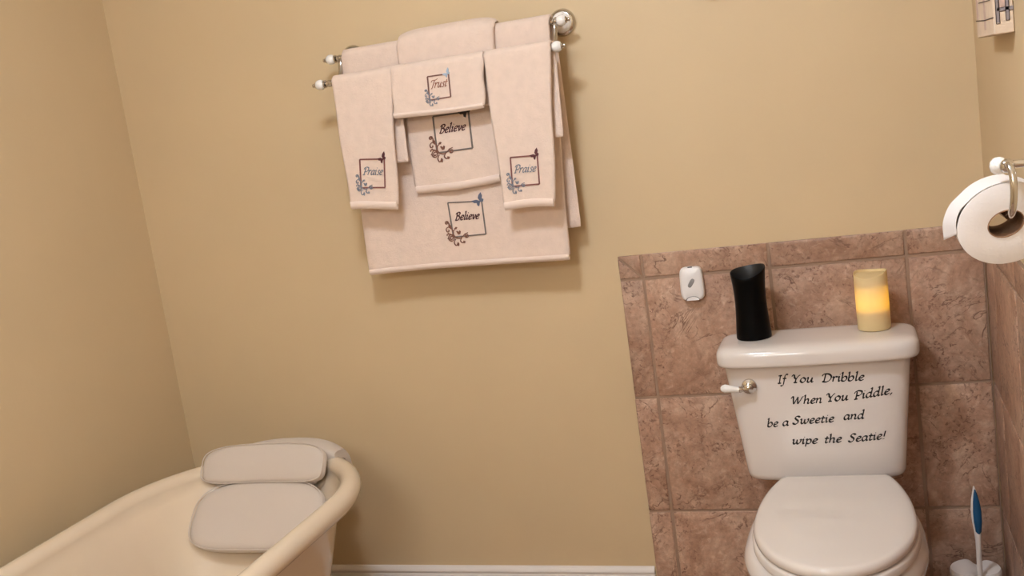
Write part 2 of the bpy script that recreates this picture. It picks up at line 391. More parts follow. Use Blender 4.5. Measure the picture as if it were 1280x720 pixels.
for k in range(25):
    x = -1.235 + .36*k/24; e_ = 1 - abs((k-12)/12)**6
    dy = -.36*(1 - math.sqrt(max(0, 1 - ((x-txc)/.36)**2)))*.9
    th = .010 + .010*e_
    top = [(x, y+dy*min(1, (i/8)), z + th*.5) for i, (y, z) in enumerate(path)]
    bot = []
    for i, (y, z) in enumerate(path):
        a, b = path[max(0, i-1)], path[min(len(path)-1, i+1)]; ty, tz = b[0]-a[0], b[1]-a[1]; l_ = math.hypot(ty, tz)
        dn = th*.5 + .014; bot.append((x, y + dy*min(1, i/8) + tz/l_*dn, z - ty/l_*dn))
    sag = .020*abs((k-12)/12)**3
    ring_list.append([(px_, py_, pz_-sag) for px_, py_, pz_ in top + bot[::-1]])
part(fl.loft(ring_list), 'rim_flap', 'pillow_fabric', pil, 60)

# ================================================================== TOWEL RACK AND TOWELS
RBY, RBZ, FBY, FBZ = -.070, 1.612, -.150, 1.545
rack = thing('towel_rack', 'chrome double towel rack with white porcelain knobs on the back wall', 'towel rack', (-.4435, WP, RBZ))
def finial(x, y, z, sx, par):
    f = part(MB().lathe([(.0086, -.006), (.0086, 0), (.0092, .002), (.0092, .004), (.005, .008), (.005, .012), (.0105, .014), (.0105, .018), (.006, .020)], (x - sx*.030, y, z), (sx, 0, 0), 20), 'finial', 'chrome', par)
    part(MB().lathe([(.006, -.012), (.0105, -.010), (.0132, -.005), (.0138, 0), (.0132, .005), (.0105, .010), (.005, .013)], (x, y, z), (sx, 0, 0), 24), 'bead', 'white_glaze', f)
    part(MB().lathe([(.007, .010), (.0088, .012), (.007, .015), (.0035, .0165), (.0055, .019), (.005, .022), (.001, .0245)], (x, y, z), (sx, 0, 0), 16), 'tip', 'chrome', f)
fin_x = {(-1, 'r'): at(413.5, 74.4, 1, RBY)[0], (1, 'r'): at(701.7, 27.2, 1, RBY)[0], (-1, 'f'): at(400, 104, 1, FBY)[0], (1, 'f'): at(696.3, 60.5, 1, FBY)[0]}
part(MB().tube([(fin_x[(-1, 'r')]+.02, RBY, RBZ), (fin_x[(1, 'r')]-.02, RBY, RBZ)], .0078, 14), 'bar', 'chrome', rack)
part(MB().tube([(fin_x[(-1, 'f')]+.02, FBY, FBZ), (fin_x[(1, 'f')]-.02, FBY, FBZ)], .0078, 14), 'bar', 'chrome', rack)
for sx, fx in ((-1, -.7430), (1, -.1330)):
    fl = part(MB().lathe([(.034, 0), (.036, .003), (.034, .009), (.030, .012), (.027, .0135), (.020, .0135)], (fx, WP, RBZ), (0, -1, 0), 36), 'flange', 'chrome', rack)
    part(MB().lathe([(.0275, .010), (.0265, .016), (.021, .022), (.013, .026), (.008, .027)], (fx, WP, RBZ), (0, -1, 0), 32), 'porcelain_dome', 'white_glaze', fl)
    part(MB().tube(bez([(fx, WP-.022, RBZ), (fx, -.03, RBZ), (fx, RBY+.01, RBZ), (fx, -.074, RBZ-.006), (fx, -.080, RBZ-.024), (fx, -.090, RBZ-.046), (fx+sx*.004, -.110, RBZ-.062), (fx+sx*.009, FBY, FBZ)], 6), .0065, 12), 'bracket_arm', 'chrome', rack)
    for b_, y, z in (('r', RBY, RBZ), ('f', FBY, FBZ)): finial(fin_x[(sx, b_)], y, z, sx, rack)

def towel(name, label, bar, ro, th, top, bot, zbf, back_dx, zbb, group, seed, amp=.006, lean=0.0, hem=.016, hemw=True, top_sag=0.0):
    """sheet draped over a bar. top/bot: (x left, x right) of the front at bar and at hem; zbf: front hem z (left, right); zbb: back hem z (left, right)"""
    by, bz = bar; rnd = random.Random(seed); ph = [rnd.uniform(0, 6.28) for _ in range(6)]
    def yfront(x, z):
        k = max(0.0, min(1.0, (bz - z)/max(.05, bz - min(zbf)))); s_ = (x - top[0])/(top[1]-top[0])
        wv = (math.sin(s_*7 + ph[0] + .8*k) * .55 + math.sin(s_*13 + ph[1] - 1.5*k)*.3 + math.sin(k*5+ph[2])*.25)
        return by - ro - lean*k - amp*k**.8*(1 + wv)*.5*(1 if k > 0 else 0)
    nz, na, nx = 30, 10, 30
    O, I = [], []
    for i in range(nz+1):                     # front, hem to bar
        k = 1 - i/nz; ro_, ri_ = [], []
        for j in range(nx+1):
            t = j/nx; zb = zbf[0] + (zbf[1]-zbf[0])*t - .004*math.sin(PI*t+ph[3])
            z = bz + (zb-bz)*k
            cr = .012*th/.01*max(0, (abs(t-.5)*2)-.97)/.03 * (max(0, k-.97)/.03)
            xl = top[0] + (bot[0]-top[0])*k; xr = top[1] + (bot[1]-top[1])*k
            x = xl + (xr-xl)*t + .0016*math.sin(k*9+ph[4])
            y = yfront(x, z)
            ro_.append(Vector((x, y, z + cr))); ri_.append(Vector((x, y + th, z + cr)))
        O.append(ro_); I.append(ri_)
    for i in range(1, na):
        a = PI*i/na; ro_, ri_ = [], []
        for j in range(nx+1):
            t = j/nx; x = top[0] + (top[1]-top[0])*t + back_dx*.25*(i/na)
            sg = 1 + top_sag*(1 - abs(2*t-1)**6 - .5)
            ro_.append(Vector((x, by - ro*math.cos(a), bz + ro*sg*math.sin(a)))); ri_.append(Vector((x, by - (ro-th)*math.cos(a), bz + (ro-th)*math.sin(a))))
        O.append(ro_); I.append(ri_)
    for i in range(nz+1):                     # back
        k = i/nz; ro_, ri_ = [], []
        for j in range(nx+1):
            t = j/nx; zb = zbb[0] + (zbb[1]-zbb[0])*t; z = bz + (zb-bz)*k
            xl = top[0] + (bot[0]-top[0])*k*.6; xr = top[1] + (bot[1]-top[1])*k*.6
            x = xl + (xr-xl)*t + back_dx*(.25+.75*k)
            ro_.append(Vector((x, by + ro - .35*ro*k, z))); ri_.append(Vector((x, by + ro - th - .35*ro*k*.5, z)))
        O.append(ro_); I.append(ri_)
    loc = ((top[0]+top[1])/2, by, bz)
    root = thing(name, label, 'towel', loc, group)
    mb = MB(); R_ = len(O); C_ = nx+1
    idx = lambda s_, i, j: s_*R_*C_ + i*C_ + j
    vs = [p for r in O for p in r] + [p for r in I for p in r]; fs = []
    for i in range(R_-1):
        for j in range(C_-1):
            fs.append((idx(0, i, j), idx(0, i, j+1), idx(0, i+1, j+1), idx(0, i+1, j))); fs.append((idx(1, i, j+1), idx(1, i, j), idx(1, i+1, j), idx(1, i+1, j+1)))
    per = [(0, j) for j in range(C_)] + [(i, C_-1) for i in range(1, R_)] + [(R_-1, j) for j in range(C_-2, -1, -1)] + [(i, 0) for i in range(R_-2, 0, -1)]
    mid = {}
    for (i, j) in per:
        p = (O[i][j] + I[i][j])/2; ii = min(max(i, 1), R_-2); jj = min(max(j, 1), C_-2)
        d = O[i][j] - O[ii][jj]; d = d.normalized() if d.length > 0 else d
        mid[(i, j)] = len(vs); vs.append(p + d*th*.4)
    for a in range(len(per)):
        A, B = per[a], per[(a+1) % len(per)]
        fs.append((idx(0, *A), mid[A], mid[B], idx(0, *B))); fs.append((mid[A], idx(1, *A), idx(1, *B), mid[B]))
    mb.add(vs, fs); part(mb, 'cloth', 'terry', root, 80)
    # woven hem: a slightly proud band with a stitched groove above it
    hb = MB(); rg = []
    for j in range(nx+1):
        t = j/nx; zb = zbf[0] + (zbf[1]-zbf[0])*t - .004*math.sin(PI*t+ph[3]); x = bot[0] + (bot[1]-bot[0])*t + .0016*math.sin(9+ph[4])
        y = yfront(x, zb)
        rg.append([(x, y-.0012, zb+hem), (x, y-.0034, zb+hem-.002), (x, y-.0036, zb+hem*.5), (x, y-.003, zb+.002), (x, y+th*.5, zb-.0045), (x, y+th+.001, zb+.002), (x, y+th*.5, zb+hem)])
    if hemw: part(hb.loft(rg), 'hem', 'hem_weave', root, 60)
    return root, yfront

RB, FB = (RBY, RBZ), (FBY, FBZ)
GT = 'cream embroidered towels on the rack'
bath, y_bath = towel('bath_towel', 'large cream bath towel embroidered Believe with a slate-blue butterfly', RB, .0205, .0105, (-.730, -.146), (-.748, -.170), (1.013, 1.008), .020, (1.10, 1.085), GT, 3, amp=.010, hem=.012)
bel, y_bel = towel('hand_towel', 'thick cream towel embroidered Believe with a black butterfly, topmost on the rack', RB, .0375, .0150, (-.556, -.292), (-.566, -.325), (1.224, 1.233), .012, (1.23, 1.22), GT, 5, amp=.012, hem=.017, top_sag=.25)
prl, y_prl = towel('hand_towel', 'narrow cream hand towel embroidered Praise on the bathtub side of the washcloth', FB, .0185, .0088, (-.733, -.5655), (-.735, -.600), (1.206, 1.199), .022, (1.320, 1.315), GT, 8, amp=.006, hem=.017)
tru, y_tru = towel('washcloth', 'small cream washcloth embroidered Trust between the two Praise towels', FB, .0190, .0092, (-.5600, -.3080), (-.567, -.318), (1.429, 1.430), .0, (1.43, 1.43), GT, 13, amp=.007, hem=.009)
prr, y_prr = towel('hand_towel', 'narrow cream hand towel embroidered Praise on the toilet side of the washcloth', FB, .0185, .0088, (-.3020, -.1315), (-.300, -.168), (1.161, 1.156), .020, (1.330, 1.327), GT, 21, amp=.006, hem=.017)

# ------------------------------------------------------------------ lettering
G = {
'I': (.75, [[(.1, 1.55), (.4, 1.62), (.7, 1.6)], [(.42, 1.6), (.38, .8), (.34, .02)], [(.05, .02), (.35, 0), (.65, .06)]]),
'f': (.72, [[(.95, 1.65), (.75, 1.8), (.52, 1.6), (.42, 1.0), (.36, .2), (.25, -.4), (.0, -.55), (-.15, -.42)], [(.12, .95), (.75, .97)]]),
'Y': (1.3, [[(.0, 1.3), (.15, 1.6), (.35, 1.5), (.45, 1.05), (.7, .75)], [(1.25, 1.6), (1.0, 1.35), (.7, .75), (.62, .3), (.6, 0)], [(.35, 0), (.9, .04)]]),
'o': (1.0, [[(.45, 1), (.15, .75), (.1, .3), (.4, 0), (.72, .25), (.8, .7), (.52, 1), (.4, 1)]]),
'u': (1.1, [[(.0, .85), (.18, 1), (.2, .7), (.14, .25), (.3, .02), (.55, .2), (.8, .95)], [(.82, 1), (.76, .3), (.84, .03), (1.05, .18)]]),
'D': (1.55, [[(.5, 1.55), (.42, .8), (.35, .05)], [(.0, 1.2), (.15, 1.55), (.6, 1.66), (1.1, 1.5), (1.38, 1.0), (1.2, .35), (.75, .0), (.3, .03), (.1, .15)]]),
'r': (.8, [[(.0, .85), (.18, 1), (.18, .6), (.12, 0)], [(.16, .5), (.4, .92), (.6, 1), (.72, .85)]]),
'i': (.55, [[(.0, .82), (.2, 1), (.18, .4), (.24, .03), (.45, .18)], [(.26, 1.40), (.34, 1.50)]]),
'l': (.55, [[(.05, 1.6), (.25, 1.8), (.22, 1.0), (.18, .3), (.25, .03), (.48, .18)]]),
'e': (.88, [[(.12, .5), (.5, .55), (.72, .75), (.6, .98), (.35, .95), (.12, .6), (.14, .2), (.4, 0), (.78, .2)]]),
'W': (2.0, [[(-.1, 1.25), (.08, 1.6), (.25, 1.5), (.32, .8), (.42, .05)], [(.42, .05), (.75, .9), (1.0, 1.5)], [(1.0, 1.55), (1.02, .8), (1.1, .05)], [(1.1, .05), (1.5, .9), (1.7, 1.4), (1.9, 1.6)]]),
'h': (1.1, [[(.02, 1.6), (.2, 1.78), (.18, .9), (.1, 0)], [(.14, .5), (.45, .93), (.7, .95), (.75, .6), (.7, .2), (.8, .03), (1.0, .18)]]),
'n': (1.1, [[(.0, .85), (.18, 1), (.17, .6), (.1, 0)], [(.14, .5), (.45, .93), (.7, .95), (.75, .6), (.7, .2), (.8, .03), (1.0, .18)]]),
'P': (1.25, [[(.42, 1.5), (.38, .8), (.32, .02)], [(.0, 1.2), (.2, 1.55), (.65, 1.68), (1.12, 1.45), (1.1, 1.0), (.78, .70), (.42, .74)], [(.08, .02), (.6, .05)]]),
'd': (1.1, [[(.8, .85), (.5, 1), (.2, .8), (.08, .4), (.2, .05), (.42, .05), (.7, .4), (.8, .8)], [(.62, 1.68), (.85, 1.8), (.8, .9), (.75, .25), (.85, .03), (1.05, .15)]]),
'b': (1.0, [[(-.05, 1.6), (.14, 1.78), (.11, .9), (.1, .2), (.3, 0), (.6, .1), (.8, .5), (.7, .9), (.45, .95), (.12, .6)]]),
'a': (1.05, [[(.8, .85), (.5, 1), (.2, .8), (.08, .4), (.2, .05), (.42, .05), (.7, .4), (.82, .95)], [(.82, .98), (.75, .3), (.83, .03), (1.0, .15)]]),
',': (.4, [[(.15, .12), (.22, .0), (.02, -.3)]]),
'S': (1.1, [[(.98, 1.4), (.8, 1.62), (.45, 1.6), (.28, 1.3), (.5, .95), (.75, .7), (.72, .25), (.4, 0), (.1, .1), (.0, .35)]]),
'w': (1.45, [[(.0, .85), (.15, 1), (.2, .7), (.18, .3), (.35, .02), (.6, .3), (.72, .9)], [(.72, .95), (.7, .3), (.9, .02), (1.2, .4), (1.28, .85), (1.15, 1)]]),
't': (.68, [[(.35, 1.4), (.28, .8), (.2, .25), (.32, .02), (.6, .2)], [(.0, .95), (.65, .98)]]),
'p': (1.0, [[(.0, .85), (.2, 1.0), (.16, .3), (.06, -.6)], [(.16, .5), (.45, .95), (.75, .85), (.8, .4), (.55, .03), (.15, .1)]]),
'!': (.5, [[(.35, 1.65), (.28, 1.1), (.22, .5)], [(.17, .08), (.21, .0)]]),
'T': (1.0, [[(-.1, 1.2), (.1, 1.5), (.5, 1.55), (1.0, 1.55), (1.4, 1.75)], [(.72, 1.55), (.6, .7), (.45, .05), (.2, -.08)]]),
's': (.72, [[(.62, .82), (.45, 1), (.22, .85), (.35, .6), (.55, .35), (.4, .03), (.1, .08)]]),
'B': (1.3, [[(.42, 1.5), (.36, .8), (.3, .02)], [(.05, 1.25), (.3, 1.58), (.75, 1.68), (1.05, 1.4), (.8, 1.0), (.45, .9)], [(.45, .9), (.9, .85), (1.12, .5), (.85, .08), (.45, -.02), (.12, .12)]]),
'v': (.9, [[(.0, .85), (.18, 1), (.25, .6), (.38, .02), (.65, .45), (.75, .85), (.65, 1)]]),
}
def word_strokes(word, slant=.2):
    x = 0; out = []
    for ch in word:
        adv, st = G[ch]
        for s_ in st: out.append([(x + px + slant*py, py) for px, py in bez(s_, 6)])
        x += adv
    return out, x - .1
def ribbons(mb, strokes, mp, wide, thin, nib=math.radians(40), lift=.0006, floor=.0):
    """flat pen strokes laid on a surface: mp(u, v, lift) -> 3D; a broad nib gives thick and thin"""
    for st in strokes:
        P = [np.array(p, float) for p in st]; L_, R_ = [], []
        for i, p in enumerate(P):
            d = P[min(i+1, len(P)-1)] - P[max(i-1, 0)]; d = d/(np.linalg.norm(d)+1e-9)
            wd = math.hypot(wide*(d[0]*math.sin(nib) - d[1]*math.cos(nib)), thin)/2
            n = np.array([-d[1], d[0]])*wd; L_.append(p+n); R_.append(p-n)
        vs = [mp(q[0], q[1], lift) for q in L_] + [mp(q[0], q[1], lift) for q in R_] + [mp(q[0], q[1], floor) for q in L_] + [mp(q[0], q[1], floor) for q in R_]
        k = len(P); fs = []
        for i in range(k-1):
            fs += [(i, k+i, k+i+1, i+1), (2*k+i, i, i+1, 2*k+i+1), (k+i, 3*k+i, 3*k+i+1, k+i+1)]
        fs += [(0, 2*k, 3*k, k), (k-1, 2*k-1, 4*k-1, 3*k-1)]
        mb.add(vs, fs)
def polys(mb, plist, mp, lift):
    for pl in plist:
        k = len(pl); mb.add([mp(u, v, lift) for u, v in pl] + [mp(u, v, 0) for u, v in pl], [tuple(range(k))] + [(i, (i+1) % k, k+(i+1) % k, k+i) for i in range(k)])

def spiral(c, r, a0, turns, n=22, sgn=1, grow=.2):
    return [(c[0] + r*(1-(1-grow)*i/n)*math.cos(a0+sgn*2*PI*turns*i/n), c[1] + r*(1-(1-grow)*i/n)*math.sin(a0+sgn*2*PI*turns*i/n)) for i in range(n+1)]
FLOURISH = [
    bez([(-.06, .40), (-.08, .33), (-.02, .26), (.02, .16), (.02, .06), (.08, -.02), (.2, -.05), (.3, .0), (.36, .06), (.46, .09)], 6),
    spiral((-.14, .42), .055, 0, 1.4), bez([(-.085, .42), (-.06, .34), (-.05, .3)], 5),
    bez([(-.02, .24), (-.10, .30), (-.18, .25), (-.17, .17), (-.11, .17), (-.11, .22)], 6),
    spiral((-.06, -.03), .115, .6, 1.9, 36), bez([(.03, .03), (-.08, .09), (-.17, .10), (-.19, .05)], 5),
    bez([(.06, -.06), (.0, -.16), (.04, -.25), (.12, -.22), (.11, -.16)], 6),
    bez([(.24, -.05), (.2, -.13), (.26, -.19), (.32, -.15)], 6), spiral((.42, .0), .06, 2.2, 1.5),
    bez([(.02, .16), (.08, .22), (.14, .24)], 5)]
LEAVES = [[(.11, .16), (.15, .17), (.18, .13), (.22, .18), (.25, .14), (.22, .07), (.16, .06)], [(.06, .24), (.12, .29), (.17, .27), (.11, .22)],
          [(.10, -.17), (.15, -.20), (.13, -.28), (.06, -.24)], [(.29, -.13), (.35, -.15), (.33, -.21), (.27, -.20)], [(-.05, .32), (-.02, .36), (-.01, .29)],
          [(-.20, -.03), (-.16, .0), (-.15, -.05)], [(-.16, .11), (-.13, .14), (-.11, .09)]]
BUTTERFLY = [[(.93, 1.02), (.84, 1.05), (.70, 1.02), (.78, .95), (.85, .95), (.86, .88), (.91, .85), (.94, .95)],
             [(.94, 1.03), (.90, 1.10), (.93, 1.19), (1.0, 1.27), (1.03, 1.17), (1.01, 1.09), (1.06, 1.06), (1.04, .99), (.97, .98)],
             [(.90, .96), (.97, 1.06), (1.0, 1.05), (.93, .94)]]
def embroider(root, yfn, yp, corners, word, wbox, cols, fw=.028):
    """corners: the motif frame's TL, TR, BR, BL in the photograph; put on the towel's face"""
    Q = [at(u, v, 1, yp) for u, v in corners]
    def mp(u, v, h):
        p = (Q[3]*(1-u) + Q[2]*u)*(1-v) + (Q[0]*(1-u) + Q[1]*u)*v
        return (p[0], yfn(p[0], p[2]) - h, p[2])
    m = MB(); seg = lambda a, b: [(a[0]+(b[0]-a[0])*t, a[1]+(b[1]-a[1])*t) for t in np.linspace(0, 1, 9)]
    ribbons(m, [seg((0, 1), (1, 1)), seg((1, 1), (1, 0)), seg((1, 0), (0, 0)), seg((0, 0), (0, 1))], mp, fw, fw, lift=.0018)
    part(m, 'embroidered_frame', cols[0], root, 0)
    m = MB(); st, adv = word_strokes(word, .38); (x0, y0, x1, h) = wbox
    sx = (x1-x0)/(adv+.3)
    rot = wbox[4] if len(wbox) > 4 else 0
    ribbons(m, [[(x0 + sx*a, y0 + h*b + rot*sx*a) for a, b in s_] for s_ in st], mp, .034, .02, lift=.0018)
    part(m, 'embroidered_word', cols[1], root, 0)
    m = MB(); polys(m, BUTTERFLY, mp, .002); part(m, 'embroidered_butterfly', cols[2], root, 0)
    m = MB(); ribbons(m, FLOURISH, mp, .026, .02, lift=.0021); polys(m, LEAVES, mp, .0021); part(m, 'embroidered_vine', cols[3], root, 0)
embroider(tru, y_tru, -.170, [(534.2, 95.9), (560.6, 92.1), (563.9, 120.9), (537.5, 125.2)], 'Trust', (.08, .48, .90, .215), ('thread_brown', 'thread_rust', 'thread_pale_blue', 'thread_slate'), .045)
embroider(bel, y_bel, -.112, [(541.3, 145.6), (585.6, 139.4), (591.0, 185.0), (546.9, 191.0)], 'Believe', (.12, .52, .88, .135), ('thread_taupe', 'thread_maroon', 'thread_black', 'thread_wood'), .034)
embroider(prl, y_prl, -.172, [(449.4, 199.4), (480.3, 198.8), (481.3, 234.4), (451.3, 234.8)], 'Praise', (.08, .45, .93, .165), ('thread_red_brown', 'thread_slate', 'thread_wine', 'thread_slate'), .04)
embroider(prr, y_prr, -.172, [(637.9, 196.8), (671.4, 194.2), (674.2, 230.0), (640.7, 232.9)], 'Praise', (.08, .45, .93, .165), ('thread_red_brown', 'thread_slate', 'thread_wine', 'thread_slate'), .04)
embroider(bath, y_bath, -.095, [(559.6, 253.5), (601.9, 251.5), (607.5, 292.5), (566.9, 296.3)], 'Believe', (.12, .48, .88, .135), ('thread_taupe', 'thread_maroon', 'thread_blue', 'thread_wood'), .03)

# ================================================================== TOILET
tx = .428; bxc = .448
toi = thing('toilet', 'white two-piece toilet with black script rhyme on its tank', 'toilet', (bxc, -.45, 0))
ZT0, ZT1 = .408, .716
def tank_dims(z):
    k = (z-ZT0)/(ZT1-ZT0); return .187 + .032*k, .078 + .0115*k, -.105 - .009*k      # half width, half depth, centre y
NT = 6.5
def tank_front(x, z):
    a, b, c = tank_dims(z); q = min(.98, abs((x-tx)/a)); return c - b*(1 - q**NT)**(1/NT) - .006*(1-q*q)
rings = []
for z, d in ((ZT0, .020), (ZT0+.0015, .012), (ZT0+.005, .006), (ZT0+.011, .002), (ZT0+.02, 0)) :
    a, b, c = tank_dims(max(z, ZT0)); rings.append((z, a-d, b-d, c))
for k in range(1, 9):
    z = ZT0+.02 + (ZT1-ZT0-.02)*k/8; rings.append((z,) + tank_dims(z))
def tank_ring(z, a, b, c, m=96):
    out = []
    for p in sring(tx, c, z, a, b, NT, m):
        q = min(1, abs((p[0]-tx)/a)); out.append((p[0], p[1] - (.006*(1-q*q) if p[1] < c else 0), z))
    return out
tank = part(MB().loft([tank_ring(*r) for r in rings]), 'tank', 'porcelain', toi, 50)
lid_c, lid_a, lid_b = -.126, .2365, .106
def lid_ring(z, d, m=96):
    out = []
    for p in sring(tx+.003, lid_c, z, lid_a-d, lid_b-d, 6.0, m):
        q = min(1, abs((p[0]-tx)/lid_a)); out.append((p[0], p[1] - (.006*(1-q*q) if p[1] < lid_c else 0), z))
    return out
part(MB().loft([lid_ring(z, d) for z, d in ((.7165, .016), (.7165, .006), (.718, .003), (.722, .0008), (.727, 0), (.742, .0), (.750, .0015), (.756, .005), (.7605, .011), (.7635, .020), (.7655, .034), (.7665, .055))]), 'tank_lid', 'porcelain', toi, 60)
# flush lever
lev = part(MB().lathe([(.017, 0), (.019, .003), (.018, .008), (.012, .011), (.009, .013), (.011, .017), (.011, .023), (.006, .027), (.001, .028)], (.270, tank_front(.270, .665)+.001, .665), (0, -1, 0), 28), 'flush_lever', 'chrome', toi)
ly0 = tank_front(.27, .665) - .020
part(MB().tube([(.270, ly0, .663), (.262, ly0, .663), (.257, ly0, .663), (.252, ly0, .663), (.247, ly0, .663)], [.0075, .006, .0045, .0075, .0075], 16), 'collar', 'chrome', lev)
part(MB().tube([(.249, ly0, .663), (.244, ly0, .663), (.234, ly0, .6645), (.222, ly0, .666), (.213, ly0, .667), (.206, ly0, .6675), (.203, ly0, .6675)], [.006, .0072, .0078, .0095, .0108, .008, .004], 18), 'handle', 'white_glaze', lev)
# seat, lid, bowl
def egg(z, hw, yb, yf, e=3.0, yc=-.485, m=80, cx=bxc):
    out = []
    for j in range(m):
        t = 2*PI*j/m; c, s_ = math.cos(t), math.sin(t)
        if s_ >= 0: out.append((cx + hw*math.copysign(abs(c)**(2/e), c), yc + (yb-yc)*abs(s_)**(2/e), z))
        else: out.append((cx + hw*math.copysign(abs(c)**(2/2.02), c), yc - (yc-yf)*abs(s_)**(2/2.02), z))
    return out
LZ = .447
def egg_d(z, d, grow=0):
    out = egg(z, .170-d+grow, -.128-d, -.748+d-grow, 2.05, -.495, cx=bxc+.005)
    return [(x, min(y, -.236-d), z) for x, y, z in out]
part(MB().loft([egg_d(LZ-.022, .006), egg_d(LZ-.0215, .002), egg_d(LZ-.019, 0), egg_d(LZ-.010, 0), egg_d(LZ-.004, .003), egg_d(LZ-.001, .008), egg_d(LZ, .016), egg_d(LZ+.0012, .06), egg_d(LZ+.002, .12)]), 'seat_lid', 'seat_plastic', toi, 60)
part(MB().loft([egg_d(LZ-.046, .004, .004), egg_d(LZ-.044, 0, .004), egg_d(LZ-.030, 0, .004), egg_d(LZ-.026, .003, .004), egg_d(LZ-.0245, .008, .004)]), 'seat', 'seat_plastic', toi, 60)
for sx in (-1, 1):
    part(MB().lathe([(.012, LZ-.048), (.013, LZ-.040), (.013, LZ-.014), (.009, LZ-.010)], (bxc+sx*.07, -.245, 0), (0, 0, 1), 18), 'hinge', 'seat_plastic', toi)
bz_ = LZ-.050
def bowl_ring(z, hw, yb, yf, yc=-.47, e=2.6): return egg(z, hw, yb, yf, e, yc)
part(MB().loft([bowl_ring(0, .118, -.20, -.58, -.40, 3), bowl_ring(.012, .122, -.195, -.585, -.40, 3), bowl_ring(.05, .112, -.195, -.57, -.40, 3), bowl_ring(.12, .105, -.19, -.57, -.41, 3),
                bowl_ring(.19, .122, -.17, -.61, -.43, 2.8), bowl_ring(.26, .153, -.15, -.67, -.45, 2.6), bowl_ring(.315, .176, -.14, -.715, -.47, 2.5), bowl_ring(.35, .190, -.135, -.74, -.48, 2.5),
                bowl_ring(.372, .193, -.13, -.748, -.485, 2.5), bowl_ring(.383, .188, -.13, -.744, -.485, 2.5), bowl_ring(bz_+.0025, .176, -.135, -.735, -.485, 2.5), bowl_ring(bz_+.003, .150, -.16, -.70, -.485, 2.5)]), 'bowl', 'porcelain', toi, 60)
part(MB().loft([sring(tx+.008, -.125, bz_-.01, .11, .085, 4), sring(tx+.005, -.12, .412, .12, .08, 4)]), 'tank_base', 'porcelain', toi, 60)

# script lettering on the tank
TP = -.200
def word_on_tank(word, p0, p1, hpx):
    A = at(p0[0], p0[1], 1, TP); B = at(p1[0], p1[1], 1, TP)
    st, adv = word_strokes(word, .16); xs_ = [q[0] for s_ in st for q in s_]; x0, x1 = min(xs_), max(xs_)
    k = (B-A)/(x1-x0); hh = hpx*1.93e-3
    def mp(u, v, h):
        p = A + k*(u-x0); x, z = p[0], p[2] + hh*v
        return (x, tank_front(x, z) - h, z)
    m = MB(); ribbons(m, st, mp, .33, .125, nib=math.radians(47), lift=.0005, floor=-.0004); part(m, 'lettering', 'vinyl_black', tank, 0)
for wd, a, b in (('If', (972.3, 478.6), (986.0, 477.6)), ('You', (990.8, 477.6), (1017, 476.8)), ('Dribble', (1028, 476.6), (1080, 474.6)),
                 ('When', (989.7, 505.4), (1027.5, 503.0)), ('You', (1034, 501.6), (1060.4, 499.6)), ('Piddle,', (1067.6, 499.2), (1114.4, 492.4)),
                 ('be', (960, 534.2), (972.6, 533.6)), ('a', (979, 532.6), (986, 532.2)), ('Sweetie', (991.5, 530.6), (1042.4, 527.4)), ('and', (1055.5, 524.8), (1080.8, 523.4)),
                 ('wipe', (991, 556.0), (1022, 555.0)), ('the', (1031.5, 554.4), (1052, 553.4)), ('Seatie!', (1061, 553.4), (1108, 549.8))):
    word_on_tank(wd, a, b, 6.3)

# ------------------------------------------------------------------ black vase
VT = .7668
def revolve_wavy(prof, c, top_fn, n=48, zt=None):
    """prof: (radius, height fraction 0..1); height of each column set by top_fn(theta)"""
    rings = []
    for r, h in prof:
        ring = []
        for j in range(n):
            t = 2*PI*j/n; ring.append((c[0] + r*math.cos(t), c[1] + r*math.sin(t), c[2] + h*top_fn(t)))
        rings.append(ring)
    return rings
vc = (.2855, -.118, VT)
vtop = lambda t: .1700 + .006*math.cos(t) + .010*math.sin(t - .15) + .0035*math.cos(2*t)
vase = thing('vase', 'tall black waisted vase with a wavy rim on the tank lid', 'vase', vc)
rings = [(.036, 0), (.0425, .004), (.0432, .02), (.0425, .10), (.0405, .25), (.0388, .42), (.0382, .55), (.0388, .70), (.0405, .84), (.0425, .95), (.0432, .99), (.0425, 1.0)]
part(MB().loft(revolve_wavy(rings, vc, vtop), True, False), 'body', 'black_gloss', vase, 60)
part(MB().loft(revolve_wavy([(.0425, 1.0), (.0405, .985), (.0385, .85), (.036, .6), (.036, .25), (.03, .22)], vc, vtop), False, True), 'lining', 'black_inside', vase, 60)
# ------------------------------------------------------------------ LED candle
cc = (.571, -.108, VT)
ctop = lambda t: .139 + .005*math.cos(t-math.radians(75)) + .0035*math.cos(2*t+.5)
can = thing('led_candle', 'cream pillar candle glowing yellow at its middle on the tank lid', 'candle', cc)
shell = revolve_wavy([(.034, 0), (.0375, .01), (.0385, .03), (.0385, .5), (.0385, .975), (.0375, .995), (.0360, .99), (.0350, .97), (.0345, .955), (.033, .885), (.0335, .86), (.0338, .50), (.0338, .03), (.030, .02)], cc, ctop, 56)
mb = MB().loft(shell[:9], True, False); mb.loft(shell[8:9] + [[(cc[0] + .002*math.cos(2*PI*j/56), cc[1] + .002*math.sin(2*PI*j/56), cc[2]+.133) for j in range(56)]], False, True)
part(mb, 'wax_shell', 'wax', can, 60)
part(MB().lathe([(.033, .003), (.0336, .006), (.0336, .048), (.030, .050)], cc, (0, 0, 1), 32), 'battery_case', 'battery_plastic', can)
part(MB().lathe([(.031, .101), (.0336, .103), (.0336, .118), (.030, .121)], cc, (0, 0, 1), 32), 'glow_block', 'battery_plastic', can)  # unseen opaque disc, added to keep the bulb's light out of the upper wax
part(MB().lathe([(.001, .0502), (.004, .053), (.0065, .062), (.0055, .072), (.002, .082), (.0005, .085)], cc, (0, 0, 1), 16), 'flame_bulb', 'flame', can)

